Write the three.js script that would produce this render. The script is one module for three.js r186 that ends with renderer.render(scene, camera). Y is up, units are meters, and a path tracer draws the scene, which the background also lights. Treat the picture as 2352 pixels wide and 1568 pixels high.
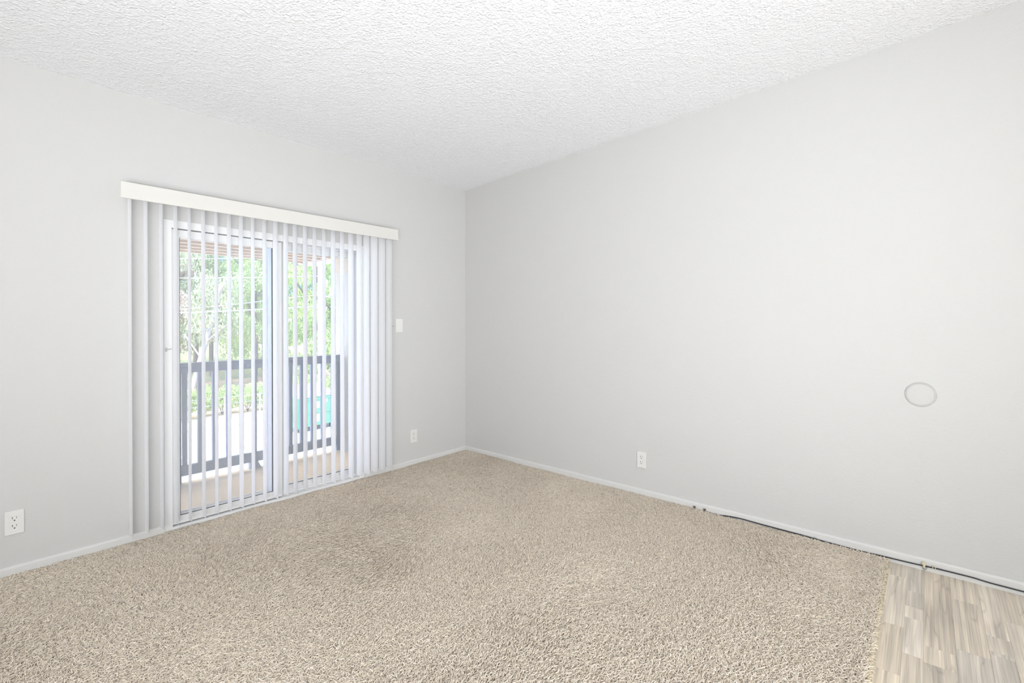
import * as THREE from 'three';
import { Sky } from 'three/addons/objects/Sky.js';
import { RoundedBoxGeometry } from 'three/addons/geometries/RoundedBoxGeometry.js';
import { mergeGeometries } from 'three/addons/utils/BufferGeometryUtils.js';
import { RectAreaLightUniformsLib } from 'three/addons/lights/RectAreaLightUniformsLib.js';

RectAreaLightUniformsLib.init();
const scene = new THREE.Scene();
const V = (x, y, z) => new THREE.Vector3(x, y, z);

// ------------------------------------------------------------------ camera
// Corner of the room (carpet level of the wood floor) is the origin; the window wall is z = 0 (room at z > 0),
// the long wall is x = 0 (room at x < 0). Lens with a small vertical shift, as the photograph's upright verticals show.
const FOCAL = 1094.59, EYE = V(-3.1918, 1.25, 3.3783), YAW = 0.71625, PITCH = -0.00581;
const camera = new THREE.PerspectiveCamera(2 * Math.atan(784 / FOCAL) * 180 / Math.PI, 2352 / 1568, 0.05, 400);
camera.position.copy(EYE);
camera.lookAt(EYE.clone().add(V(Math.cos(YAW) * Math.cos(PITCH), Math.sin(PITCH), -Math.sin(YAW) * Math.cos(PITCH))));
camera.setViewOffset(2352, 1568, 0, 36.24, 2352, 1568);

const renderer = new THREE.WebGLRenderer({ antialias: true });
renderer.toneMapping = THREE.LinearToneMapping;
renderer.toneMappingExposure = 1.06;
renderer.shadowMap.enabled = true;
renderer.shadowMap.type = THREE.PCFSoftShadowMap;

// ------------------------------------------------------------------ sky and sun
const SUN_DIR = V(-0.42, 0.86, 0.36).normalize();
const sky = new Sky();
sky.name = 'sky';
sky.scale.setScalar(300);
sky.material.uniforms.turbidity.value = 8;
sky.material.uniforms.rayleigh.value = 0.3;
sky.material.uniforms.mieCoefficient.value = 0.004;
sky.material.uniforms.mieDirectionalG.value = 0.75;
sky.material.uniforms.sunPosition.value.copy(SUN_DIR);
scene.add(sky);
scene.environmentIntensity = 3.7;
const sun = new THREE.DirectionalLight(0xfff1dc, 13.5);
sun.name = 'sun';
sun.position.copy(SUN_DIR.clone().multiplyScalar(60)).add(V(4, 0, -12));
sun.target.position.set(4, 0, -12);
sun.castShadow = true;
Object.assign(sun.shadow.camera, { left: -45, right: 45, top: 45, bottom: -45, near: 1, far: 140 });
sun.shadow.mapSize.set(4096, 4096);
sun.shadow.bias = -0.0005;
scene.add(sun, sun.target);
// added fill lamps, unseen behind the photographer, invented to even out the room light
const ADDED_SOFTBOXES = [   // place, aim, side length, intensity
  { at: [-4.2, 1.3, 5.6], aim: [-1.2, 2.9, 1.6], side: 1.4, power: 8.5, label: 'added unseen square fill softbox on a black stand facing the room corner' },
  { at: [-4.3, 0.55, 3.9], aim: [-3.7, 2.8, 3.0], side: 1.2, power: 20, label: 'added unseen square fill softbox on a low black stand tilted at the ceiling' },
];
const ADDED_STROBE = { at: [-3.7, 0.45, 5.9], aim: [0, 2.3, 0], power: 44, cone: 0.62 };  // added corner fill, invented to lift the dim far corner

// ------------------------------------------------------------------ helpers
let seed = 20240611;
const rnd = () => { seed = (seed + 0x6d2b79f5) | 0; let t = Math.imul(seed ^ (seed >>> 15), 1 | seed); t = (t + Math.imul(t ^ (t >>> 7), 61 | t)) ^ t; return ((t ^ (t >>> 14)) >>> 0) / 4294967296; };
const rr = (a, b) => a + (b - a) * rnd();
const mix = (a, b, t) => a + (b - a) * t;
const lin = (r, g, b) => new THREE.Color().setRGB(r, g, b);
const hash2 = (x, y, s) => { let h = Math.imul(x, 374761393) + Math.imul(y, 668265263) + Math.imul(s, 974634777); h = Math.imul(h ^ (h >>> 13), 1274126177); return ((h ^ (h >>> 16)) >>> 0) / 4294967296; };
function vnoise(x, y, period, s) {                     // value noise that repeats every `period` cells
  const xi = Math.floor(x), yi = Math.floor(y), fx = x - xi, fy = y - yi;
  const u = fx * fx * (3 - 2 * fx), v = fy * fy * (3 - 2 * fy), w = (n) => ((n % period) + period) % period;
  const a = hash2(w(xi), w(yi), s), b = hash2(w(xi + 1), w(yi), s), c = hash2(w(xi), w(yi + 1), s), d = hash2(w(xi + 1), w(yi + 1), s);
  return mix(mix(a, b, u), mix(c, d, u), v);
}
function fbm(x, y, period, s, oct = 4) { let t = 0, a = 0.5, n = 0; for (let i = 0; i < oct; i++) { t += a * vnoise(x, y, period, s + i); n += a; a *= 0.5; x *= 2; y *= 2; period *= 2; } return t / n; }
function dataTexture(w, h, fn, srgb) {
  const d = new Uint8Array(w * h * 4);
  for (let y = 0; y < h; y++) for (let x = 0; x < w; x++) {
    const c = fn(x / w, y / h), k = (y * w + x) * 4;
    for (let i = 0; i < 3; i++) d[k + i] = Math.max(0, Math.min(255, Math.round((Array.isArray(c) ? c[i] : c) * 255)));
    d[k + 3] = 255;
  }
  const t = new THREE.DataTexture(d, w, h);
  t.wrapS = t.wrapT = THREE.RepeatWrapping; t.magFilter = THREE.LinearFilter; t.minFilter = THREE.LinearMipmapLinearFilter; t.generateMipmaps = true;
  if (srgb) t.colorSpace = THREE.SRGBColorSpace;
  t.needsUpdate = true;
  return t;
}
const std = (o) => new THREE.MeshStandardMaterial(o);
const phys = (o) => new THREE.MeshPhysicalMaterial(o);
const used = new Map();
function numbered(name) { const n = used.get(name) ?? 0; used.set(name, n + 1); return n ? `${name}_${String(n).padStart(3, '0')}` : name; }
function shade(o) { o.castShadow = true; o.receiveShadow = true; return o; }
function part(name, geo, m, parent, pos) {
  const o = shade(new THREE.Mesh(geo, m)); o.name = name; if (pos) o.position.set(...pos); parent.add(o); return o;
}
function thing(name, label, category, pos = [0, 0, 0], group) {
  const o = new THREE.Group(); o.name = numbered(name); o.position.set(...pos); scene.add(o);
  o.userData = { label, category }; if (group) o.userData.group = group; return o;
}
function solo(name, label, category, geo, m, pos = [0, 0, 0], group) {
  const o = part(numbered(name), geo, m, scene, pos); o.userData = { label, category }; if (group) o.userData.group = group; return o;
}
function struct(name, geo, m, pos, label, category) {
  const o = part(name, geo, m, scene, pos); o.userData = { kind: 'structure', label, category }; return o;
}
function box(x0, x1, y0, y1, z0, z1, r = 0) {         // box from limits, with rounded edges when r > 0
  const w = x1 - x0, h = y1 - y0, d = z1 - z0;
  const g = r ? new RoundedBoxGeometry(w, h, d, 2, r) : new THREE.BoxGeometry(w, h, d);
  g.translate((x0 + x1) / 2, (y0 + y1) / 2, (z0 + z1) / 2); return g;
}
function metreUV(g) {                                  // box-projected uv in metres
  const p = g.attributes.position, n = g.attributes.normal, uv = new Float32Array(p.count * 2);
  for (let i = 0; i < p.count; i++) {
    const ax = Math.abs(n.getX(i)), ay = Math.abs(n.getY(i)), az = Math.abs(n.getZ(i));
    uv[2 * i] = ax > ay && ax > az ? p.getZ(i) : p.getX(i);
    uv[2 * i + 1] = ay >= ax && ay >= az ? p.getZ(i) : p.getY(i);
  }
  g.setAttribute('uv', new THREE.BufferAttribute(uv, 2)); return g;
}
const merge = (list) => mergeGeometries(list.map((g) => { const n = g.index ? g.toNonIndexed() : g; for (const k of Object.keys(n.attributes)) if (!['position', 'normal', 'uv'].includes(k)) n.deleteAttribute(k); return n; }));
const tube = (pts, r, seg = 40, rad = 8) => new THREE.TubeGeometry(new THREE.CatmullRomCurve3(pts.map((p) => V(...p))), seg, r, rad, false);

// ------------------------------------------------------------------ materials of the room
const wallBump = dataTexture(512, 512, (u, v) => 0.55 * fbm(u * 96, v * 96, 96, 11, 2) + 0.45 * fbm(u * 24, v * 24, 24, 17, 3));
wallBump.repeat.set(1 / 0.6, 1 / 0.6);
const ceilBump = dataTexture(1024, 1024, (u, v) => {   // sprayed texture: blobs of two sizes with flattened tops
  const a = fbm(u * 150, v * 150, 150, 31, 2), b = fbm(u * 60, v * 60, 60, 37, 3);
  return Math.min(1, Math.max(0, (0.55 * a + 0.45 * b - 0.38) * 2.6));
});
ceilBump.repeat.set(1 / 1.1, 1 / 1.1);
const WALL = std({ name: 'grey wall paint', color: lin(0.585, 0.58, 0.568), roughness: 0.85, bumpMap: wallBump, bumpScale: 0.0012 });
const CEIL = std({ name: 'sprayed white ceiling', color: lin(0.875, 0.88, 0.892), roughness: 0.95, bumpMap: ceilBump, bumpScale: 0.0028 });
const TRIM = std({ name: 'baseboard paint', color: lin(0.665, 0.66, 0.645), roughness: 0.5 });
const VINYL = std({ name: 'white door vinyl', color: lin(0.80, 0.80, 0.795), roughness: 0.38 });
const PLATE = std({ name: 'white wall plate plastic', color: lin(0.73, 0.725, 0.70), roughness: 0.35 });
const SLOT = std({ name: 'dark slot', color: lin(0.05, 0.045, 0.04), roughness: 0.7 });
const VALANCE = std({ name: 'ivory valance plastic', color: lin(0.68, 0.665, 0.63), roughness: 0.42 });
const GASKET = std({ name: 'grey glazing gasket', color: lin(0.16, 0.16, 0.16), roughness: 0.7 });

// ------------------------------------------------------------------ room shell
const H = 2.532, SLOPE = 0.0533, XL = -5.2, ZB = 7.0, TH = 0.16;      // eave height, ceiling slope, far walls, thickness
const top = (z) => H + SLOPE * z;
const DX0 = -2.424, DX1 = -1.105, DY1 = 1.86;                          // rough opening of the patio door
{
  const s = new THREE.Shape([[XL - TH, -0.3], [TH, -0.3], [TH, H], [XL - TH, H]].map((p) => new THREE.Vector2(...p)));
  s.holes.push(new THREE.Path([[DX0, -0.02], [DX0, DY1], [DX1, DY1], [DX1, -0.02]].map((p) => new THREE.Vector2(...p))));
  const w = struct('wall_window', new THREE.ExtrudeGeometry(s, { depth: TH, bevelEnabled: false }), WALL, [0, 0, -TH], 'light grey painted wall around the sliding patio door', 'wall');
  w.userData.kind = 'structure';
  const side = (x) => { const t = new THREE.Shape([[0, -0.3], [ZB + TH, -0.3], [ZB + TH, top(ZB + TH)], [0, H]].map((p) => new THREE.Vector2(-p[0], p[1]))); const g = new THREE.ExtrudeGeometry(t, { depth: TH, bevelEnabled: false }); g.rotateY(Math.PI / 2); g.translate(x, 0, 0); return g; };
  struct('wall_right', side(0), WALL, null, 'long bare light grey painted wall with a round cover plate', 'wall');
  struct('wall_left', side(XL - TH), WALL, null, 'light grey side wall behind the photographer', 'wall');
  struct('wall_back', metreUV(box(XL - TH, TH, -0.3, top(ZB), ZB, ZB + TH)), WALL, null, 'light grey wall at the far end of the room behind the photographer', 'wall');
  const c = box(XL - TH, TH, 0, 0.16, -TH, ZB + TH); metreUV(c);
  const p = c.attributes.position; for (let i = 0; i < p.count; i++) p.setY(i, p.getY(i) + top(p.getZ(i))); c.computeVertexNormals();
  struct('ceiling', c, CEIL, null, 'white textured ceiling rising gently away from the patio door', 'ceiling');
}
function baseboard(name, len, place, label) {          // profile with an eased top, run along +x then placed
  const s = new THREE.Shape(); s.moveTo(0, 0); s.lineTo(0.012, 0); s.lineTo(0.012, 0.049); s.quadraticCurveTo(0.0115, 0.056, 0.006, 0.0595); s.lineTo(0, 0.061); s.lineTo(0, 0);
  const g = new THREE.ExtrudeGeometry(s, { depth: len, bevelEnabled: false, curveSegments: 5 });
  const o = struct(name, g, TRIM, null, label, 'baseboard'); place(o); return o;
}
baseboard('baseboard_left', 2.77, (o) => { o.rotation.y = -Math.PI / 2; o.position.set(-2.424, 0, 0.0); }, 'low white baseboard between the left edge of the patio door and the side wall');
baseboard('baseboard_corner', 1.105, (o) => { o.rotation.y = -Math.PI / 2; o.position.set(0, 0, 0.0); }, 'short white baseboard between the patio door and the corner');
baseboard('baseboard_right', 6.98, (o) => { o.scale.x = -1; o.position.set(0, 0, 0.013); }, 'long white baseboard along the bare wall with the cable');

// ------------------------------------------------------------------ wood-look floor
const EDGE = 3.232;                                    // carpet edge
const woodVariants = [];
for (let k = 0; k < 7; k++) {
  const tone = [1.0, 0.95, 1.04, 0.98, 0.91, 1.02, 0.965][k], warm = [0, 0.012, -0.006, 0.018, 0.004, 0.01, -0.01][k];
  const t = dataTexture(512, 128, (u, v) => {
    const wob = 0.035 * (fbm(u * 2, v * 2, 2, 50 + k, 2) - 0.5) + 0.012 * (fbm(u * 6, v * 4, 6, 60 + k, 2) - 0.5);
    const g1 = fbm(u * 2, (v + wob) * 12, 12, 70 + k, 3), g2 = fbm(u * 4, (v + wob) * 60, 60, 80 + k, 2), cloud = fbm(u * 3, v * 2, 3, 90 + k, 3);
    const vein = Math.pow(Math.max(0, 1 - Math.abs(fbm(u * 2, (v + wob) * 6, 6, 95 + k, 2) - 0.5) * 26), 2);
    const a = tone * (0.86 + 0.26 * (g1 - 0.5) + 0.16 * (g2 - 0.5) + 0.17 * (cloud - 0.5) - 0.09 * vein);
    return [a * (0.995 + warm * 0.6), a * 0.945, a * (0.872 - warm)];
  }, true);
  woodVariants.push(std({ name: 'grey oak plank', map: t, roughness: 0.42 }));
}
{
  const f = new THREE.Group(); f.name = 'floor'; scene.add(f);
  f.userData = { kind: 'structure', label: 'grey beige wood plank floor beside the carpet', category: 'floor' };
  part('subfloor', metreUV(box(XL, 0, -0.3, -0.004, 0, ZB)), std({ name: 'subfloor', color: lin(0.2, 0.18, 0.15), roughness: 0.9 }), f);
  const rows = [2.99, 3.09, 3.15, 3.237, 3.311, 3.373, 3.467, 3.563, 3.63, 3.70, 3.79, 3.855, 3.95, 4.015, 4.11, 4.175, 4.27, 4.335, 4.43, 4.495, 4.6];
  const joints = { 3: [-0.668], 4: [-0.457, -0.858], 5: [-0.873], 6: [-0.697], 8: [-0.334] };
  const oneBoard = new THREE.BoxGeometry(1, 0.012, 1);
  const cut = new Map();
  const board = (x0, x1, z0, z1, m) => {
    const L = x1 - x0, W = z1 - z0, key = `${L.toFixed(3)} ${W.toFixed(3)} ${m}`;
    if (!cut.has(key)) {
      const g = new RoundedBoxGeometry(L - 0.0003, 0.012, W - 0.0003, 1, 0.0004), uv = g.attributes.uv, p = g.attributes.position, o = [rnd(), rnd()];
      for (let i = 0; i < uv.count; i++) uv.setXY(i, p.getX(i) / 0.9 + o[0], p.getZ(i) / 0.17 + o[1]);
      cut.set(key, g);
    }
    part('plank', cut.get(key), woodVariants[m], f, [(x0 + x1) / 2, -0.006, (z0 + z1) / 2]);
  };
  for (let r = 0; r + 1 < rows.length; r++) {
    const ends = [0, ...(joints[r] ?? [-rr(0.25, 0.8)])]; let x = ends[ends.length - 1];
    while (x > -3.2) { x -= rr(0.35, 0.85); ends.push(x); }
    let last = -1;
    for (let i = 0; i + 1 < ends.length; i++) { let m; do m = Math.floor(rnd() * 7); while (m === last); last = m; board(ends[i + 1], ends[i], rows[r], rows[r + 1], m); }
  }
  oneBoard.dispose();
  const rest = [metreUV(box(XL, 0, -0.012, 0, 4.6, ZB)), metreUV(box(XL, -3.0, -0.0125, -0.0005, 3.0, 4.6))];
  part('plank_field', merge(rest), woodVariants[0], f);
}

// ------------------------------------------------------------------ carpet
{
  const carpet = thing('carpet', 'beige shag carpet with a frayed cut edge beside the wood planks', 'carpet');
  carpet.userData.kind = 'stuff';
  const backBump = dataTexture(256, 256, (u, v) => fbm(u * 40, v * 40, 40, 5, 2)); backBump.repeat.set(4, 4);
  part('backing', metreUV(box(XL, -0.0198, 0.0005, 0.011, 0.013, EDGE - 0.006)), std({ name: 'carpet backing', color: lin(0.36, 0.30, 0.235), roughness: 1, bumpMap: backBump, bumpScale: 0.004 }), carpet);  // shade in the gaps between strands is put into this dark backing colour
  const yarn = std({ name: 'beige carpet yarn', color: lin(1, 1, 1), roughness: 0.95 });
  // One bent, tapering strand per variant; unit length 1 along its lean.
  const strand = (k) => {
    const bend = [0.0, 0.35, -0.3, 0.18, -0.15][k], curl = [0.95, 1.15, 0.8, 1.05, 0.7][k], seg = 4, rad = 4, pos = [], idx = [];
    const c = (t) => { const a = curl * t * 1.25; return V(Math.sin(a) * t * 0.92, Math.sin(t * 1.7) * 0.62, bend * t * t * 0.8 + 0.05 * Math.sin(t * 9 + k)); };
    for (let i = 0; i <= seg; i++) {
      const t = i / seg, p = c(t), d = c(Math.min(1, t + 0.02)).sub(c(Math.max(0, t - 0.02))).normalize(), n1 = V(0, 0, 1).cross(d).normalize(), n2 = d.clone().cross(n1);
      const r = 0.086 * (1 - 0.25 * t) * (i === seg ? 0.55 : 1);
      for (let j = 0; j < rad; j++) { const a = j / rad * Math.PI * 2 + t * 1.6; pos.push(...p.clone().addScaledVector(n1, Math.cos(a) * r).addScaledVector(n2, Math.sin(a) * r).toArray()); }
    }
    for (let i = 0; i < seg; i++) for (let j = 0; j < rad; j++) { const a = i * rad + j, b = i * rad + (j + 1) % rad; idx.push(a, b, a + rad, b, b + rad, a + rad); }
    idx.push(seg * rad, seg * rad + 1, seg * rad + 2, seg * rad, seg * rad + 2, seg * rad + 3);
    const g = new THREE.BufferGeometry(); g.setAttribute('position', new THREE.Float32BufferAttribute(pos, 3)); g.setIndex(idx); g.computeVertexNormals(); return g;
  };
  const lists = [[], [], [], [], []], D = 0.0047;
  const put = (x, z, L, ang, tilt, fringe) => lists[Math.floor(rnd() * 5)].push([x, z, L, ang, tilt, fringe]);
  for (let x = -3.6; x < -0.013; x += D) for (let z = 0.014; z < EDGE - 0.01; z += D) {
    if (z - 0.955 > 1.149 * (x + 3.116) + 0.55) continue;                      // behind the photographer
    if (x > -0.0225 && z > 2.27) continue;                                     // the cable lies here
    const px = x + rr(-0.5, 0.5) * D, pz = z + rr(-0.5, 0.5) * D;
    // The pile is trodden: its lean wanders from place to place.
    const sweep = (fbm(px * 1.1 + 40, pz * 1.1 + 40, 4096, 7, 3) - 0.5) * 6, loose = rr(-1.7, 1.7);
    const crush = fbm(px * 2.3 + 9, pz * 2.3 + 70, 4096, 21, 3);
    put(px, pz, rr(0.0135, 0.0205), sweep + loose, (crush - 0.5) * 1.7 + rr(-0.3, 0.35), false);
  }
  for (let x = -1.9; x < -0.01; x += 0.0022) put(x, EDGE - rr(0.002, 0.016), rr(0.011, 0.019), -Math.PI / 2 + rr(-1.0, 1.0), rr(0.0, 0.6), true);
  const tones = [[0.83, 0.735, 0.615], [0.87, 0.78, 0.66], [0.79, 0.69, 0.565], [0.89, 0.81, 0.70], [0.72, 0.62, 0.50], [0.83, 0.735, 0.63]];
  const M = new THREE.Matrix4(), Q = new THREE.Quaternion(), Q2 = new THREE.Quaternion(), P = V(0, 0, 0), S = V(1, 1, 1), C = new THREE.Color(), up = V(0, 1, 0), zz = V(0, 0, 1);
  lists.forEach((list, k) => {
    const im = new THREE.InstancedMesh(strand(k), yarn, list.length);
    im.name = 'pile'; im.userData = { kind: 'stuff' }; shade(im);
    list.forEach(([x, z, L, ang, tilt, fringe], i) => {
      Q.setFromAxisAngle(up, ang); Q2.setFromAxisAngle(zz, -tilt); Q.multiply(Q2);
      const w = rr(0.85, 1.2);
      M.compose(P.set(x, fringe ? 0.008 : 0.0095, z), Q, S.set(L, L * (fringe ? 0.85 : 1), L * w)); im.setMatrixAt(i, M);
      const t = tones[Math.floor(rnd() * tones.length)], b = rr(0.9, 1.08) * (rnd() < 0.06 ? 0.6 : 1);
      im.setColorAt(i, C.setRGB(t[0] * b, t[1] * b, t[2] * b * (fringe ? 0.9 : 1)));
    });
    carpet.add(im);
  });
  // two brown tufts pulled up at the long wall
  for (const z of [2.222, 2.288]) {
    const g = []; for (let i = 0; i < 7; i++) { const a = i / 7 * 6.28; g.push(tube([[0, 0, 0], [Math.cos(a) * 0.003, 0.012, Math.sin(a) * 0.003], [Math.cos(a) * 0.007, 0.022 + (i % 3) * 0.002, Math.sin(a) * 0.007]], 0.0022, 6, 5)); }
    part('loose_tuft', merge(g), std({ name: 'brown tuft', color: lin(0.17, 0.13, 0.095), roughness: 1 }), carpet, [-0.022, 0.012, z]).userData = { label: 'small brown tuft pulled up at the baseboard' };
  }
}

// ------------------------------------------------------------------ patio door
const GLASS = phys({ name: 'glare veiled door glass', color: lin(0.9, 0.9, 0.9), roughness: 0.04, transmission: 0.86, thickness: 0, ior: 1.45, side: THREE.DoubleSide });  // veiling glare over the view is put into the pane as a pale diffuse share
{
  const d = new THREE.Group(); d.name = 'door_1'; scene.add(d);
  d.userData = { kind: 'structure', label: 'white vinyl sliding patio door behind the vertical blinds', category: 'door' };
  const x0 = DX0, x1 = DX1, r = 0.003;
  part('frame_jamb', box(x0, -2.383, -0.01, DY1, -0.13, 0.004, r), VINYL, d);
  part('frame_jamb', box(-1.143, x1, -0.01, DY1, -0.13, 0.004, r), VINYL, d);
  part('frame_head', box(-2.384, -1.142, 1.815, DY1, -0.13, 0.003, r), VINYL, d);
  part('frame_sill', box(-2.384, -1.142, -0.012, 0.034, -0.13, 0.003, r), VINYL, d);
  part('track', box(-2.383, -1.143, 0.033, 0.042, -0.075, -0.068), VINYL, d);
  part('track', box(-2.383, -1.143, 1.806, 1.816, -0.075, -0.068), VINYL, d);
  const panel = (name, a, b, la, lb, z0, z1, y0, y1) => {                        // outer x limits, stile widths, depth, rails
    const s = new THREE.Group(); s.name = name; d.add(s);
    const yb = 0.040, yt = 1.811, zc = (z0 + z1) / 2;
    part('stile', box(a, a + la, yb, yt, z0, z1, r), VINYL, s);
    part('stile', box(b - lb, b, yb, yt, z0, z1, r), VINYL, s);
    part('rail', box(a + la - 0.001, b - lb + 0.001, yb, y0, z0, z1, r), VINYL, s);
    part('rail', box(a + la - 0.001, b - lb + 0.001, y1, yt, z0, z1, r), VINYL, s);
    const gx0 = a + la, gx1 = b - lb;
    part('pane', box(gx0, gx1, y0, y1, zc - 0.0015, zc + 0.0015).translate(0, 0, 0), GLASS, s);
    part('gasket', merge([box(gx0, gx0 + 0.003, y0, y1, z1 - 0.012, z1 - 0.004), box(gx1 - 0.004, gx1, y0, y1, z1 - 0.012, z1 - 0.002), box(gx0, gx1, y0, y0 + 0.003, z1 - 0.012, z1 - 0.004)]), GASKET, s);
    return s;
  };
  panel('sliding_panel', -2.381, -1.738, 0.040, 0.060, -0.062, -0.018, 0.087, 1.764);
  panel('fixed_panel', -1.790, -1.1435, 0.092, 0.030, -0.125, -0.078, 0.087, 1.764);
  // latch hook on the jamb
  const l = part('latch_keeper', merge([box(-0.006, 0.006, -0.012, 0.012, 0, 0.003, 0.001), tube([[0.0, 0.0, 0.003], [0.012, 0.001, 0.007], [0.026, 0.004, 0.004]], 0.0022, 10, 6)]), std({ name: 'pale grey metal', color: lin(0.55, 0.55, 0.54), metalness: 0.6, roughness: 0.4 }), d, [-2.414, 1.093, 0.004]);
  l.userData = { label: 'small grey latch keeper on the white jamb' };
  // insect screen outside the sliding half: weave far too fine to pick apart
  const sc = new THREE.Group(); sc.name = 'insect_screen'; d.add(sc);
  part('screen_mesh', new THREE.PlaneGeometry(0.60, 1.72).translate(-2.075, 0.928, -0.152), std({ name: 'grey insect mesh', color: lin(0.62, 0.62, 0.62), roughness: 0.8, transparent: true, opacity: 0.22, side: THREE.DoubleSide }), sc);
  part('screen_frame', merge([box(-2.39, -2.37, 0.05, 1.80, -0.156, -0.146), box(-1.785, -1.765, 0.05, 1.80, -0.156, -0.146), box(-2.37, -1.785, 0.05, 0.07, -0.156, -0.146), box(-2.37, -1.785, 1.78, 1.80, -0.156, -0.146)]), VINYL, sc);
}

// ------------------------------------------------------------------ vertical blinds
{
  const b = thing('vertical_blind', 'white vertical blinds with an ivory valance hanging open over the patio door', 'blinds');
  const x0 = -2.642, x1 = -0.869;
  const v = part('valance', box(x0, x1, 1.921, 2.009, 0.121, 0.130, 0.002), VALANCE, b);
  v.userData = { label: 'flat ivory valance board' };
  for (const x of [-2.5, -1.75, -1.0]) part('valance_clip', box(x - 0.012, x + 0.012, 1.985, 1.996, 0.088, 0.122, 0.001), VINYL, v);
  const hr = part('head_rail', box(x0 + 0.035, x1 - 0.02, 1.955, 1.992, 0.050, 0.090, 0.003), VINYL, b);
  for (const x of [-2.45, -1.75, -1.05]) part('bracket', box(x - 0.015, x + 0.015, 1.990, 1.996, 0.0, 0.121), VINYL, hr);
  const nearX = [-2.591, -2.519, -2.449, -2.380, -2.314, -2.240, -2.172, -2.099, -2.029, -1.961, -1.889, -1.815, -1.747, -1.686, -1.615, -1.548, -1.478, -1.405, -1.335, -1.262, -1.189, -1.123, -1.049, -0.980, -0.915];
  const farX = [-2.590, -2.519, -2.446, -2.377, -2.306, -2.235, -2.164, -2.093, -2.024, -1.951, -1.879, -1.811, -1.742, -1.677, -1.605, -1.534, -1.463, -1.394, -1.321, -1.253, -1.182, -1.122, -1.060, -0.986, -0.916];
  const vinyl = phys({ name: 'white blind vinyl', color: lin(0.91, 0.912, 0.925), roughness: 0.97, transmission: 0.28, thickness: 0, side: THREE.DoubleSide });
  const slat = () => {                                // shallow curved strip, length 1.87, hung at its top
    const n = 8, w = 0.089, sag = 0.0075, y0 = -1.873, pos = [], idx = [];
    for (const y of [0, y0]) for (let i = 0; i <= n; i++) { const t = i / n * 2 - 1; pos.push(sag * (1 - t * t) - sag * 0.5, y, t * w / 2); }
    for (let i = 0; i < n; i++) idx.push(i, n + 1 + i, i + 1, i + 1, n + 1 + i, n + 2 + i);
    const g = new THREE.BufferGeometry(); g.setAttribute('position', new THREE.Float32BufferAttribute(pos, 3)); g.setIndex(idx); g.computeVertexNormals(); return g;
  };
  const sg = slat(), stemG = box(-0.002, 0.002, -0.004, 0.02, -0.006, 0.006);
  nearX.forEach((nx, i) => {
    const fx = farX[i], o = part('vane', sg, vinyl, b, [(nx + fx) / 2, 1.938 + 0.002 * Math.sin(i * 2.3), 0.0705]);
    o.rotation.y = Math.atan2(nx - fx, 0.089);
    part('carrier_hook', stemG, VINYL, o);
  });
}

// ------------------------------------------------------------------ wall plates
function rrect(w, h, r) { const s = new THREE.Shape(), x = w / 2, y = h / 2; s.moveTo(-x + r, -y); s.lineTo(x - r, -y); s.quadraticCurveTo(x, -y, x, -y + r); s.lineTo(x, y - r); s.quadraticCurveTo(x, y, x - r, y); s.lineTo(-x + r, y); s.quadraticCurveTo(-x, y, -x, y - r); s.lineTo(-x, -y + r); s.quadraticCurveTo(-x, -y, -x + r, -y); return s; }
const plateG = (() => { const s = rrect(0.062, 0.110, 0.002); s.holes.push(new THREE.Path(rrect(0.0345, 0.068, 0.001).getPoints(3).reverse())); const g = new THREE.ExtrudeGeometry(s, { depth: 0.003, bevelEnabled: true, bevelThickness: 0.0025, bevelSize: 0.0032, bevelSegments: 3 }); return g; })();
function plate(name, label, category, pos, turn, group) {
  const t = thing(name, label, category, pos, group); t.rotation.y = turn;
  part('cover_plate', plateG, PLATE, t, [0, 0, 0.0022]); return t;
}
function outlet(label, pos, turn) {
  const t = plate('wall_outlet', label, 'outlet', pos, turn, 'duplex wall outlets');
  const rc = part('receptacle', new RoundedBoxGeometry(0.0325, 0.0665, 0.006, 2, 0.0015).translate(0, 0, 0.004), PLATE, t);
  for (const y of [0.019, -0.019]) {
    part('slot', box(-0.0085, -0.0060, y - 0.001, y + 0.009, 0.0062, 0.0074), SLOT, rc);
    part('slot', box(0.0060, 0.0080, y + 0.0, y + 0.008, 0.0062, 0.0074), SLOT, rc);
    part('ground_hole', new THREE.CylinderGeometry(0.0031, 0.0031, 0.0012, 12).rotateX(Math.PI / 2).translate(0, y - 0.0085, 0.0068), SLOT, rc);
  }
  return t;
}
outlet('white duplex outlet left of the patio door near the baseboard', [-3.035, 0.272, 0], 0);
outlet('white duplex outlet between the patio blinds and the room corner', [-0.621, 0.264, 0], 0);
outlet('white duplex outlet low on the long bare wall', [0, 0.268, 1.836], -Math.PI / 2);
{
  const t = plate('light_switch', 'white rocker light switch on the wall beside the blinds', 'switch', [-0.771, 1.229, 0], 0);
  const rk = part('rocker', new RoundedBoxGeometry(0.0305, 0.0645, 0.007, 2, 0.0015), PLATE, t, [0, 0, 0.0045]); rk.rotation.x = 0.045;
}
{
  const pts = [[0, 0.0042], [0.052, 0.0040], [0.0595, 0.0030], [0.0625, 0.0012], [0.063, 0]].map((p) => new THREE.Vector2(...p));
  const g = new THREE.LatheGeometry(pts, 64); g.rotateX(Math.PI / 2);
  const o = solo('round_cover_plate', 'round blank cover plate painted like the long grey wall', 'cover plate', g, WALL, [-0.0002, 0.886, 3.355]); o.rotation.y = -Math.PI / 2;
}
solo('wall_anchor', 'tiny dark screw hole beside the blinds near the light switch', 'anchor', new THREE.CylinderGeometry(0.003, 0.003, 0.002, 10).rotateX(Math.PI / 2), SLOT, [-0.832, 1.222, 0.0009]);
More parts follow.
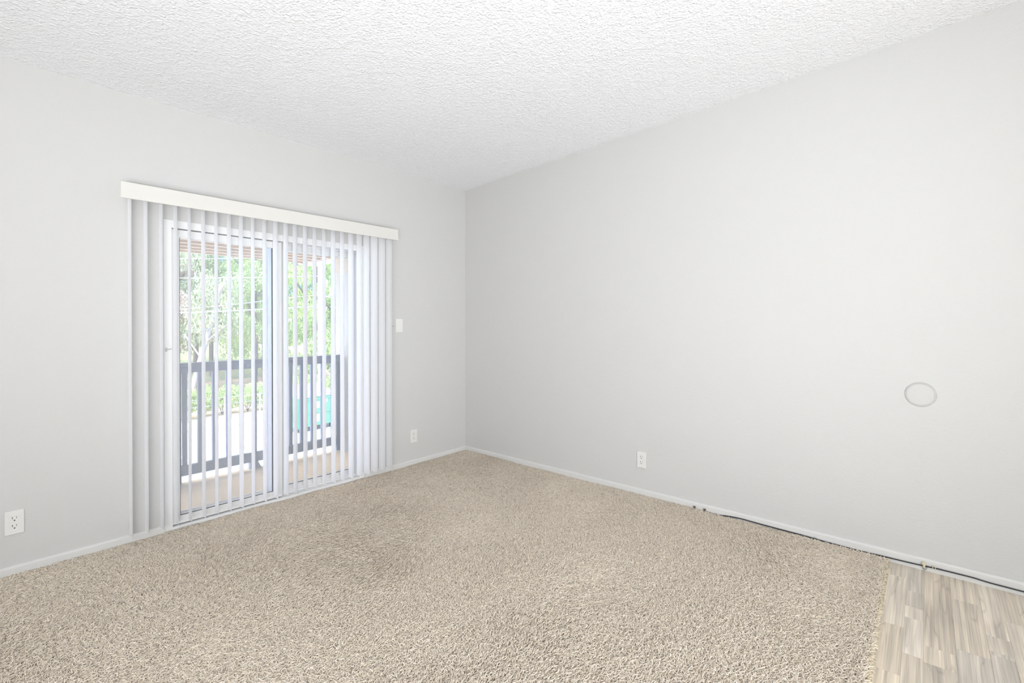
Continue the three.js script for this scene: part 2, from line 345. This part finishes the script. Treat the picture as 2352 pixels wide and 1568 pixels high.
{
  const o = solo('paint_chip', 'small scratch in the paint of the long grey wall', 'scratch', new RoundedBoxGeometry(0.022, 0.0022, 0.0012, 1, 0.0004), TRIM, [-0.0004, 0.633, 2.49]); o.rotation.set(0, -Math.PI / 2, -0.08);
}

// ------------------------------------------------------------------ coax cable along the long wall
{
  const black = std({ name: 'black cable jacket', color: lin(0.022, 0.022, 0.025), roughness: 0.45 });
  const pts = []; const y = [[2.30, 0.008], [2.36, 0.013], [2.42, 0.0225], [2.50, 0.0285], [2.60, 0.0265], [2.72, 0.0245], [2.86, 0.0225], [2.95, 0.019], [3.10, 0.017], [3.20, 0.0195], [3.30, 0.021], [3.372, 0.0235], [3.43, 0.026], [3.50, 0.0265], [3.55, 0.0265], [3.60, 0.0225], [3.66, 0.0215], [3.80, 0.020], [4.1, 0.016], [4.6, 0.008], [5.2, 0.005]];
  for (const [z, h] of y) pts.push([-0.0158, h, z]);
  solo('coax_cable', 'thin black cable running along the baseboard of the long wall', 'cable', tube(pts, 0.0034, 240, 8), black);
  const cream = std({ name: 'cream plastic', color: lin(0.62, 0.56, 0.42), roughness: 0.45 }), dull = std({ name: 'dull nickel', color: lin(0.45, 0.44, 0.42), metalness: 0.5, roughness: 0.45 });
  const c = thing('cable_clip', 'cream knob shaped clip holding the black cable to the baseboard', 'clip', [-0.0125, 0.024, 3.372]);
  const lathe = (p) => new THREE.LatheGeometry(p.map((q) => new THREE.Vector2(...q)), 20).rotateZ(Math.PI / 2);
  part('cap', lathe([[0, 0.013], [0.006, 0.0125], [0.0095, 0.009], [0.0105, 0.003], [0.0095, 0]]), cream, c, [0, 0.011, 0]);
  part('saddle', new RoundedBoxGeometry(0.012, 0.016, 0.009, 2, 0.003), cream, c, [-0.007, 0.0, 0]);
  part('foot', lathe([[0, 0.009], [0.005, 0.0085], [0.0085, 0.005], [0.009, 0]]), dull, c, [0, -0.0105, 0.003]);
  const s = thing('cable_staple', 'small square cream staple over the black cable', 'clip', [-0.0125, 0.027, 3.410]);
  part('saddle', merge([box(-0.009, 0, 0.003, 0.010, -0.0065, 0.0065, 0.002), box(-0.0095, 0, -0.005, 0.004, -0.0065, -0.0035, 0.001), box(-0.0095, 0, -0.005, 0.004, 0.0035, 0.0065, 0.001)]), cream, s);
  part('nail_head', new THREE.SphereGeometry(0.003, 10, 8), dull, s, [-0.009, 0.0065, 0]);
  const w = thing('wire_staple', 'tiny white staple on the baseboard above the carpet', 'clip', [-0.0122, 0.028, 2.905]);
  part('loop', tube([[0, -0.008, -0.004], [-0.005, 0.002, -0.004], [-0.006, 0.005, 0], [-0.005, 0.002, 0.004], [0, -0.008, 0.004]], 0.0013, 16, 6), PLATE, w);
}

// ------------------------------------------------------------------ added fill lamps behind the photographer
for (const { at: SB, aim: SBT, side: SBW, power: SBI, label } of ADDED_SOFTBOXES) {
  // added softbox on a stand, put in to light walls and ceiling alike
  const s = thing('added_softbox_light', label, 'softbox', [SB[0], 0, SB[2]]);
  const blk = std({ name: 'black stand metal', color: lin(0.03, 0.03, 0.03), roughness: 0.5 });
  part('pole', new THREE.CylinderGeometry(0.012, 0.015, SB[1] - 0.2, 12).translate(0, SB[1] / 2 - 0.05, 0), blk, s);
  for (let i = 0; i < 3; i++) { const a = i * 2.094; part('leg', tube([[0, 0.45, 0], [Math.cos(a) * 0.36, 0.01, Math.sin(a) * 0.36]], 0.010, 4, 8), blk, s); }
  const head = new THREE.Group(); head.name = 'head'; head.position.set(0, SB[1], 0); s.add(head);
  head.lookAt(SBT[0], SBT[1], SBT[2]);
  part('housing', new THREE.CylinderGeometry(SBW * 0.70, 0.14, 0.42, 4, 1, true).rotateY(Math.PI / 4).rotateX(Math.PI / 2).translate(0, 0, -0.21), std({ name: 'black softbox cloth', color: lin(0.04, 0.04, 0.04), roughness: 0.9, side: THREE.DoubleSide }), head);
  part('added_diffuser_lamp', new THREE.BoxGeometry(SBW * 0.98, SBW * 0.98, 0.004).translate(0, 0, 0.002), std({ name: 'added softbox diffuser light', color: lin(0.9, 0.9, 0.9), emissive: lin(1, 1, 1), emissiveIntensity: 1.0 }), head);
  const l = new THREE.RectAreaLight(0xf9fcff, SBI, SBW, SBW); l.name = 'added_softbox_area'; l.position.set(...SB); l.lookAt(...SBT);
  l.position.add(V(SBT[0] - SB[0], SBT[1] - SB[1], SBT[2] - SB[2]).normalize().multiplyScalar(0.02)); scene.add(l);
}
{
  // added strobe, unseen behind the photographer, put in to brighten the far corner
  const at = V(...ADDED_STROBE.at), aim = V(...ADDED_STROBE.aim);
  const s = thing('added_strobe_light', 'added unseen black strobe with a silver reflector on a low stand aimed at the far corner', 'strobe', [at.x, 0, at.z]);
  const blk = std({ name: 'black strobe shell', color: lin(0.03, 0.03, 0.03), roughness: 0.5 });
  part('pole', new THREE.CylinderGeometry(0.011, 0.013, at.y - 0.08, 12).translate(0, at.y / 2 - 0.03, 0), blk, s);
  for (let i = 0; i < 3; i++) { const a = i * 2.094 + 0.4; part('leg', tube([[0, 0.2, 0], [Math.cos(a) * 0.3, 0.01, Math.sin(a) * 0.3]], 0.009, 4, 8), blk, s); }
  const head = new THREE.Group(); head.name = 'head'; head.position.set(0, at.y, 0); s.add(head); head.lookAt(aim);
  part('shell', new THREE.CylinderGeometry(0.06, 0.06, 0.22, 20).rotateX(Math.PI / 2).translate(0, 0, -0.2), blk, head);
  part('reflector', new THREE.CylinderGeometry(0.2, 0.06, 0.12, 32, 1, true).rotateX(Math.PI / 2).translate(0, 0, -0.06), std({ name: 'silver reflector', color: lin(0.75, 0.75, 0.75), metalness: 0.8, roughness: 0.35, side: THREE.DoubleSide }), head);
  part('added_flash_tube_lamp', new THREE.TorusGeometry(0.03, 0.006, 8, 24).translate(0, 0, -0.06), std({ name: 'added flash tube light', color: lin(1, 1, 1), emissive: lin(1, 1, 1), emissiveIntensity: 1 }), head);
  const l = new THREE.SpotLight(0xf9fcff, ADDED_STROBE.power, 0, ADDED_STROBE.cone, 1, 2); l.name = 'added_strobe_beam';
  l.position.copy(at).addScaledVector(aim.clone().sub(at).normalize(), 0.02); l.target.position.copy(aim); l.castShadow = true; l.shadow.radius = 10; l.shadow.mapSize.set(1024, 1024);
  scene.add(l, l.target);
}

// ------------------------------------------------------------------ balcony
const WOOD_OUT = std({ name: 'tan painted timber', color: lin(0.66, 0.52, 0.38), roughness: 0.75 });
const RAILP = std({ name: 'slate blue railing paint', color: lin(0.135, 0.19, 0.28), roughness: 0.5 });
const STUCCO = std({ name: 'cream stucco', color: lin(0.64, 0.56, 0.45), roughness: 0.95, bumpMap: wallBump, bumpScale: 0.003 });
const deckTex = dataTexture(512, 512, (u, v) => { const a = 0.80 + 0.10 * (fbm(u * 6, v * 6, 6, 3, 4) - 0.5) + 0.07 * (fbm(u * 60, v * 60, 60, 8, 2) - 0.5); return [a * 1.1, a * 1.02, a * 0.88]; }, true);
deckTex.repeat.set(0.6, 0.6);
struct('balcony_deck', metreUV(box(-4.2, 0.16, -0.22, -0.075, -1.285, -TH)), std({ name: 'tan deck coating', map: deckTex, roughness: 0.8 }), null, 'pale tan balcony deck outside the patio door', 'deck');
{
  const f = struct('balcony_side_wall', metreUV(box(-0.60, -0.42, -3.0, 1.93, -1.36, -TH)), STUCCO, null, 'cream stucco fin wall at the end of the balcony', 'wall');
  part('wall_plate', box(-0.612, -0.41, 1.78, 1.93, -1.37, -TH - 0.001, 0.004), WOOD_OUT, f);
  struct('building_wall_below', metreUV(box(XL - TH, TH, -3.0, -0.3, -TH, ZB)), STUCCO, null, 'cream stucco storey below the apartment', 'wall');
}
{
  const c = thing('balcony_cover', 'tan timber joists and roof boards over the balcony', 'balcony cover');
  const jg = box(-4.2, -0.61, 0, 0.15, -0.021, 0.021, 0.003);
  for (let i = 0; i < 10; i++) part('joist', jg, WOOD_OUT, c, [0, 1.945, -0.20 - i * 0.215]);
  part('roof_board', box(-4.3, -0.36, 2.096, 2.12, -2.24, -TH - 0.002, 0.003), WOOD_OUT, c);
  part('end_beam', box(-0.609, -0.43, 1.931, 2.095, -2.2, -TH - 0.002, 0.004), WOOD_OUT, c);
}
{
  const r = thing('balcony_railing', 'slate blue timber balcony railing with square balusters', 'railing'), z = -1.25;
  part('top_rail', box(-4.2, -0.601, 0.838, 0.886, z - 0.02, z + 0.02, 0.003), RAILP, r);
  part('cap_rail', box(-4.2, -0.601, 0.884, 0.918, z - 0.045, z + 0.028, 0.004), RAILP, r);
  part('bottom_rail', box(-4.2, -0.601, -0.012, 0.072, z - 0.02, z + 0.02, 0.003), RAILP, r);
  const bg = new RoundedBoxGeometry(0.032, 0.78, 0.032, 1, 0.002);
  for (let i = 0; i < 31; i++) { const x = -0.915 - i * 0.1085; if (x < -4.1) break; part('baluster', bg, RAILP, r, [x, 0.455, z]); }
  part('baluster', bg, RAILP, r, [-0.806, 0.455, z]);
  part('baluster', bg, RAILP, r, [-0.698, 0.455, z]);
  for (const x of [-0.632, -2.055, -4.1]) part('post', box(x - 0.03, x + 0.03, -0.075, 0.84, z - 0.03, z + 0.012, 0.003), RAILP, r);
  const s = new THREE.Shape([[-0.045, 0], [0.05, 0], [0.02, 0.064], [-0.045, 0.064]].map((p) => new THREE.Vector2(...p)));
  part('support_block', new THREE.ExtrudeGeometry(s, { depth: 0.05, bevelEnabled: false }), RAILP, r, [-1.455, -0.075, z - 0.025]);
}

// ------------------------------------------------------------------ ground outside
const GY = -3.0;
const lotTex = dataTexture(512, 512, (u, v) => { const a = 0.70 + 0.14 * (fbm(u * 5, v * 5, 5, 13, 4) - 0.5) + 0.12 * (fbm(u * 90, v * 90, 90, 15, 2) - 0.5); return [a, a * 0.985, a * 0.96]; }, true); lotTex.repeat.set(0.2, 0.2);
const dirtTex = dataTexture(512, 512, (u, v) => { const a = 0.72 + 0.2 * (fbm(u * 6, v * 6, 6, 43, 4) - 0.5) + 0.14 * (fbm(u * 70, v * 70, 70, 45, 2) - 0.5); return [a, a * 0.88, a * 0.72]; }, true); dirtTex.repeat.set(0.3, 0.3);
struct('parking_lot', metreUV(box(-30, 45, GY - 0.4, GY, -18.2, 12)), std({ name: 'weathered pale asphalt', map: lotTex, roughness: 0.95 }), null, 'pale sunlit parking lot below the balcony', 'parking lot');
struct('dirt_bank', metreUV(box(-30, 60, GY - 0.4, GY + 0.02, -36, -18.2)), std({ name: 'dry dirt', map: dirtTex, roughness: 1 }), null, 'dry tan dirt strip behind the parking lot', 'ground');
{
  const g = new THREE.PlaneGeometry(130, 40, 60, 16); g.rotateX(-Math.PI / 2); const p = g.attributes.position;
  for (let i = 0; i < p.count; i++) { const z = p.getZ(i), t = (20 - z) / 40; p.setY(i, t * t * 9 + 1.2 * (fbm((p.getX(i) + 100) * 0.12, (z + 60) * 0.12, 999, 71, 3) - 0.5) * t); }
  g.computeVertexNormals();
  struct('hillside', g, std({ name: 'wooded hillside soil', color: lin(0.2, 0.22, 0.1), roughness: 1 }), [15, GY + 0.02, -56], 'wooded slope behind the trees', 'ground');
}
{
  const paint = std({ name: 'white road paint', color: lin(0.82, 0.82, 0.8), roughness: 0.8 });
  for (const i of [0, 1, 2.62, 3.6]) solo('parking_line', 'white painted parking line on the pale lot', 'parking line', box(-0.05, 0.05, 0, 0.004, -2.2, 2.2), paint, [1.3 + i * 2.7, GY + 0.001, -15.9], 'parking lines on the lot');
  solo('lot_curb', 'low concrete curb between parking lot and dirt strip', 'curb', box(-20, 40, 0, 0.13, -0.075, 0.075, 0.02), std({ name: 'curb concrete', color: lin(0.55, 0.5, 0.44), roughness: 0.95 }), [0, GY + 0.001, -18.28]);
}

// ------------------------------------------------------------------ trees, hedge
const leafG = (() => { const s = new THREE.Shape(); s.moveTo(0, -0.5); s.quadraticCurveTo(0.34, -0.1, 0, 0.5); s.quadraticCurveTo(-0.34, -0.1, 0, -0.5); const g = new THREE.ShapeGeometry(s, 3); const p = g.attributes.position; for (let i = 0; i < p.count; i++) p.setZ(i, 0.12 * (1 - 4 * p.getX(i) ** 2) - 0.25 * p.getY(i) ** 2); g.computeVertexNormals(); return g; })();
const leafM = (name) => phys({ name, color: lin(1, 1, 1), roughness: 0.97, transmission: 0.42, thickness: 0, side: THREE.DoubleSide });
const LEAF = leafM('tree leaf');
const bark = (c, name) => std({ name, color: lin(...c), roughness: 0.95 });
const BARK_D = bark([0.16, 0.12, 0.095], 'brown bark'), BARK_L = bark([0.42, 0.34, 0.26], 'pale bark');
function foliage(parent, n, blobs, size, tones) {       // leaves scattered in the shells of several blobs
  const im = new THREE.InstancedMesh(leafG, LEAF, n); im.name = 'foliage'; im.userData = { kind: 'stuff' }; shade(im);
  const M = new THREE.Matrix4(), Q = new THREE.Quaternion(), E = new THREE.Euler(), C = new THREE.Color(), tot = blobs.reduce((a, b) => a + b[3] * b[4], 0);
  for (let i = 0; i < n; i++) {
    let w = rnd() * tot, b = blobs[0]; for (const k of blobs) { w -= k[3] * k[4]; if (w <= 0) { b = k; break; } }
    const th = rr(0, 6.283), ph = Math.acos(rr(-1, 1)), r = Math.pow(rnd(), 0.42);
    const s = size * rr(0.65, 1.35);
    E.set(rr(-1.2, 1.2), rr(0, 6.28), rr(-0.9, 0.9)); Q.setFromEuler(E);
    M.compose(V(b[0] + Math.sin(ph) * Math.cos(th) * r * b[3], b[1] + Math.cos(ph) * r * b[4], b[2] + Math.sin(ph) * Math.sin(th) * r * b[3]), Q, V(s * 0.8, s, s)); im.setMatrixAt(i, M);
    const t = b[5] ?? tones[Math.floor(rnd() * tones.length)], k = rr(0.82, 1.18); im.setColorAt(i, C.setRGB(t[0] * k, t[1] * k, t[2] * k));
  }
  parent.add(im); return im;
}
const BRIGHT = [[0.46, 0.58, 0.17], [0.54, 0.64, 0.22], [0.38, 0.52, 0.15]], MID = [[0.36, 0.46, 0.13], [0.43, 0.53, 0.17], [0.30, 0.40, 0.14]], DARK = [[0.23, 0.33, 0.13], [0.29, 0.39, 0.18], [0.33, 0.42, 0.17]], OLIVE = [[0.44, 0.48, 0.22], [0.38, 0.42, 0.22], [0.5, 0.5, 0.28]];
function tree(label, x, z, h, w, tones, n, size, opt = {}) {
  const y0 = GY + (z < -36 ? (() => { const t = (-36 - z) / 40; return t * t * 9; })() : 0);
  const t = thing('tree', label, 'tree', [x, y0, z], 'trees beyond the parking lot');
  const lean = opt.lean ?? 0, tr = opt.trunk ?? 0.16, B = opt.pale ? BARK_L : BARK_D;
  part('trunk', tube([[0, -0.1, 0], [lean * 0.3, h * 0.3, 0.1], [lean * 0.7, h * 0.6, -0.1], [lean, h * 0.9, 0]], tr, 16, 8), B, t);
  for (let i = 0; i < 5; i++) { const a = i * 2.4 + x, k = 0.35 + i * 0.1; part('branch', tube([[lean * k, h * k, 0], [lean * k + Math.cos(a) * w * 0.35, h * (k + 0.08), Math.sin(a) * w * 0.35], [lean * k + Math.cos(a) * w * 0.75, h * (k + 0.17), Math.sin(a) * w * 0.75]], tr * 0.32, 8, 6), B, t); }
  const blobs = [], lo = opt.lo ?? 0.24;
  for (let i = 0; i < 13; i++) { const k = mix(lo, 0.97, (i + 0.5) / 13), a = i * 2.399 + z, q = w * (0.85 - 0.6 * Math.abs(k - 0.5)); blobs.push([lean * k + Math.cos(a) * q * 0.7, h * k, Math.sin(a) * q * 0.7, q * rr(0.5, 0.75), h * rr(0.07, 0.11), opt.patch && i % 4 === 1 ? opt.patch : undefined]); }
  foliage(t, n, blobs, size, tones); return t;
}
tree('tree with tan dying leaves among green ones beside the utility wires', 4.6, -29, 9.5, 2.3, OLIVE, 7140, 0.24, { patch: [0.60, 0.42, 0.33], trunk: 0.22 });
tree('pale leaning tree trunk with thin olive crown behind the railing', 4.4, -25.5, 7.0, 1.7, OLIVE, 2550, 0.22, { lean: 1.6, pale: true, trunk: 0.13, lo: 0.55 });
tree('tall dark green tree behind the leaning pale trunk', 6.8, -33, 12, 3.1, DARK, 8840, 0.26);
tree('mid green bushy tree in the middle of the patio door view', 8.4, -27.5, 10.5, 2.3, MID, 8500, 0.24);
tree('yellow green tree left of the utility pole', 10.9, -32.5, 10, 2.5, BRIGHT, 8500, 0.24, { lo: 0.1 });
tree('bright yellow green tree behind the utility pole', 12.8, -28.5, 11, 2.7, BRIGHT, 13000, 0.24, { lo: 0.08 });
tree('light green tree right of the utility pole', 15.6, -29, 11, 2.9, MID, 12000, 0.24, { lo: 0.08 });
tree('tall olive green tree at the far left of the wooded slope', 2.0, -32, 11, 3.0, DARK, 7140, 0.26);
tree('tall mid green tree far up the wooded slope', 9.5, -39, 16, 4.6, MID, 16000, 0.3);
tree('tall dark tree far up the slope behind the dying leaves', 4.6, -40, 16, 4.6, DARK, 15000, 0.3);
tree('tall green tree far up the slope behind the yellow green trees', 15.2, -40, 16, 4.8, DARK, 18000, 0.3);
tree('tall green tree far up the slope beyond the fin wall', 19.5, -37, 13, 4.0, MID, 7820, 0.3);
function bush(label, x, z, h, w, tones, n, size, group) {
  const t = thing('bush', label, 'bush', [x, GY + 0.02, z], group), blobs = [];
  for (let i = 0; i < 3; i++) part('stem', tube([[0, -0.02, 0], [(i - 1) * 0.12, h * 0.3, 0.05 * i], [(i - 1) * 0.3, h * 0.7, 0.1 * i]], 0.025, 8, 5), BARK_D, t);
  for (let i = 0; i < 6; i++) { const a = i * 2.4; blobs.push([Math.cos(a) * w * 0.4, h * (0.35 + 0.09 * i), Math.sin(a) * w * 0.25, w * 0.42, h * 0.24]); }
  foliage(t, n, blobs, size, tones);
}
for (let i = 0; i < 9; i++) bush('bright yellow green hedge bush behind the low wire fence', 1.6 + i * 1.02 + rr(-0.12, 0.12), -21.1 + rr(-0.2, 0.2), rr(1.25, 1.5), 0.95, BRIGHT, 1900, 0.15, 'hedge bushes behind the fence');
for (let i = 0; i < 4; i++) bush('low green shrub at the foot of the trees', 9.6 + i * 2.1, -25.5 - (i % 2) * 1.5, rr(1.6, 2.4), 1.3, i % 2 ? MID : OLIVE, 1400, 0.22, 'shrubs under the trees');
{
  const f = thing('wire_fence', 'low white wire fence in front of the hedge', 'fence', [0, GY + 0.02, -20.3]), w = std({ name: 'galvanised white post', color: lin(0.75, 0.75, 0.74), roughness: 0.6 });
  for (let i = 0; i < 6; i++) part('post', new THREE.CylinderGeometry(0.035, 0.035, 0.95, 10).translate(0, 0.475, 0), w, f, [1.5 + i * 1.476, 0, 0]);
  for (const y of [0.3, 0.6, 0.9]) part('wire', new THREE.CylinderGeometry(0.006, 0.006, 7.4, 6).rotateZ(Math.PI / 2).translate(5.19, y, 0), w, f);
}

// ------------------------------------------------------------------ utility pole and wires
{
  const p = thing('utility_pole', 'weathered pale utility pole with white insulators', 'pole', [8.26, GY, -19.0]);
  const wood = std({ name: 'bleached pole wood', color: lin(0.70, 0.58, 0.48), roughness: 0.9 }), por = std({ name: 'white porcelain', color: lin(0.85, 0.85, 0.85), roughness: 0.25 });
  part('shaft', new THREE.CylinderGeometry(0.085, 0.12, 9.5, 14).translate(0, 4.75, 0), wood, p);
  part('conduit', new THREE.CylinderGeometry(0.035, 0.035, 8.2, 10).translate(-0.13, 4.1, 0.03), por, p);
  part('crossarm', box(-0.75, 0.75, 7.55, 7.66, -0.16, -0.06, 0.01), wood, p);
  for (const x of [-0.42, 0.3, 0.62]) part('insulator', new THREE.LatheGeometry([[0, 0.2], [0.03, 0.19], [0.05, 0.15], [0.03, 0.13], [0.06, 0.08], [0.03, 0.06], [0.03, 0]].map((q) => new THREE.Vector2(...q)), 14), por, p, [x, 7.66, -0.11]);
  part('lamp_arm', tube([[0.1, 5.6, 0], [0.35, 5.55, 0.1], [0.45, 5.75, 0.1], [0.42, 6.0, 0.1]], 0.04, 20, 8), por, p);
  part('guard', box(-0.06, 0.3, 6.2, 6.36, 0.06, 0.16, 0.02), por, p);
  const wm = std({ name: 'pale overhead wire', color: lin(0.8, 0.8, 0.8), roughness: 0.5 });
  const wire = (label, a, b, c, r) => solo('overhead_wire', label, 'wire', tube([a, b, c], r, 40, 6), wm);
  wire('uppermost overhead wire crossing under the balcony cover', [-14, 3.0, -19.11], [2.37, 3.81, -19.11], [7.45, 4.42, -19.11], 0.016);
  wire('second overhead wire from the utility pole crossing the treetops', [-14, 2.3, -19.0], [2.37, 3.03, -19.0], [8.09, 3.53, -19.0], 0.018);
  wire('thick overhead wire crossing the middle of the trees', [-14, 1.0, -19.0], [2.37, 1.65, -19.0], [8.09, 2.06, -19.0], 0.024);
  wire('thin overhead wire just above the thick one in the trees', [-14, 0.3, -18.9], [2.37, 1.78, -18.9], [8.09, 2.62, -18.9], 0.012);
  wire('overhead wire running on past the pole to the fin wall side', [8.75, 3.53, -19.0], [12, 3.2, -19.0], [24, 3.4, -19.0], 0.016);
  wire('thick overhead wire running on past the pole', [8.75, 2.06, -19.0], [12, 2.1, -19.0], [24, 2.9, -19.0], 0.02);
}

// ------------------------------------------------------------------ dumpster
{
  const green = std({ name: 'teal green steel', color: lin(0.07, 0.27, 0.13), roughness: 0.5 }), dk = std({ name: 'black rubber', color: lin(0.03, 0.03, 0.03), roughness: 0.7 }), lidM = std({ name: 'faded grey green lid', color: lin(0.34, 0.42, 0.39), roughness: 0.6 }), wh = std({ name: 'white sticker', color: lin(0.85, 0.85, 0.83), roughness: 0.6 });
  const d = thing('dumpster', 'green steel dumpster with white stickers on the parking lot', 'dumpster', [5.92, GY, -15.5]);
  d.rotation.y = 0.12; d.scale.set(1.0, 1.16, 1.0);
  const s = new THREE.Shape([[-0.55, 0.16], [0.6, 0.16], [0.6, 1.12], [-0.55, 1.42]].map((p) => new THREE.Vector2(...p)));
  const g = new THREE.ExtrudeGeometry(s, { depth: 1.7, bevelEnabled: false }); g.translate(0, 0, -0.85); g.rotateY(-Math.PI / 2);
  part('bin', g, green, d);
  for (const y of [0.2, 0.62, 1.08]) part('rib', box(-0.86, 0.86, y - 0.03, y + 0.03, 0.59, 0.63, 0.006), green, d);
  for (const x of [-0.83, 0.83]) part('corner_post', box(x - 0.035, x + 0.035, 0.14, 1.14, 0.57, 0.64, 0.006), green, d);
  for (const x of [-0.43, 0.43]) { const l = part('lid', box(x - 0.425, x + 0.425, -0.025, 0.025, -0.62, 0.62, 0.012), lidM, d, [0, 1.31, 0.02]); l.rotation.x = 0.255; }
  for (const x of [-0.92, 0.92]) part('fork_pocket', box(x - 0.07, x + 0.07, 0.55, 0.72, -0.4, 0.45, 0.01), green, d);
  for (const [x, y, w, h] of [[-0.62, 0.86, 0.16, 0.2], [0.02, 0.86, 0.2, 0.22], [0.4, 0.97, 0.16, 0.1], [0.02, 0.42, 0.2, 0.26], [-0.66, 0.42, 0.14, 0.18]]) part('sticker', box(x - w / 2, x + w / 2, y - h / 2, y + h / 2, 0.598, 0.606), wh, d);
  for (const x of [-0.7, 0.7]) for (const z of [-0.4, 0.48]) part('caster', new THREE.CylinderGeometry(0.08, 0.08, 0.05, 16).rotateZ(Math.PI / 2).translate(x, 0.081, z), dk, d);
}

scene.traverse((o) => { if (o.isMesh && !o.isSky) { o.castShadow = true; o.receiveShadow = true; } });
renderer.render(scene, camera);
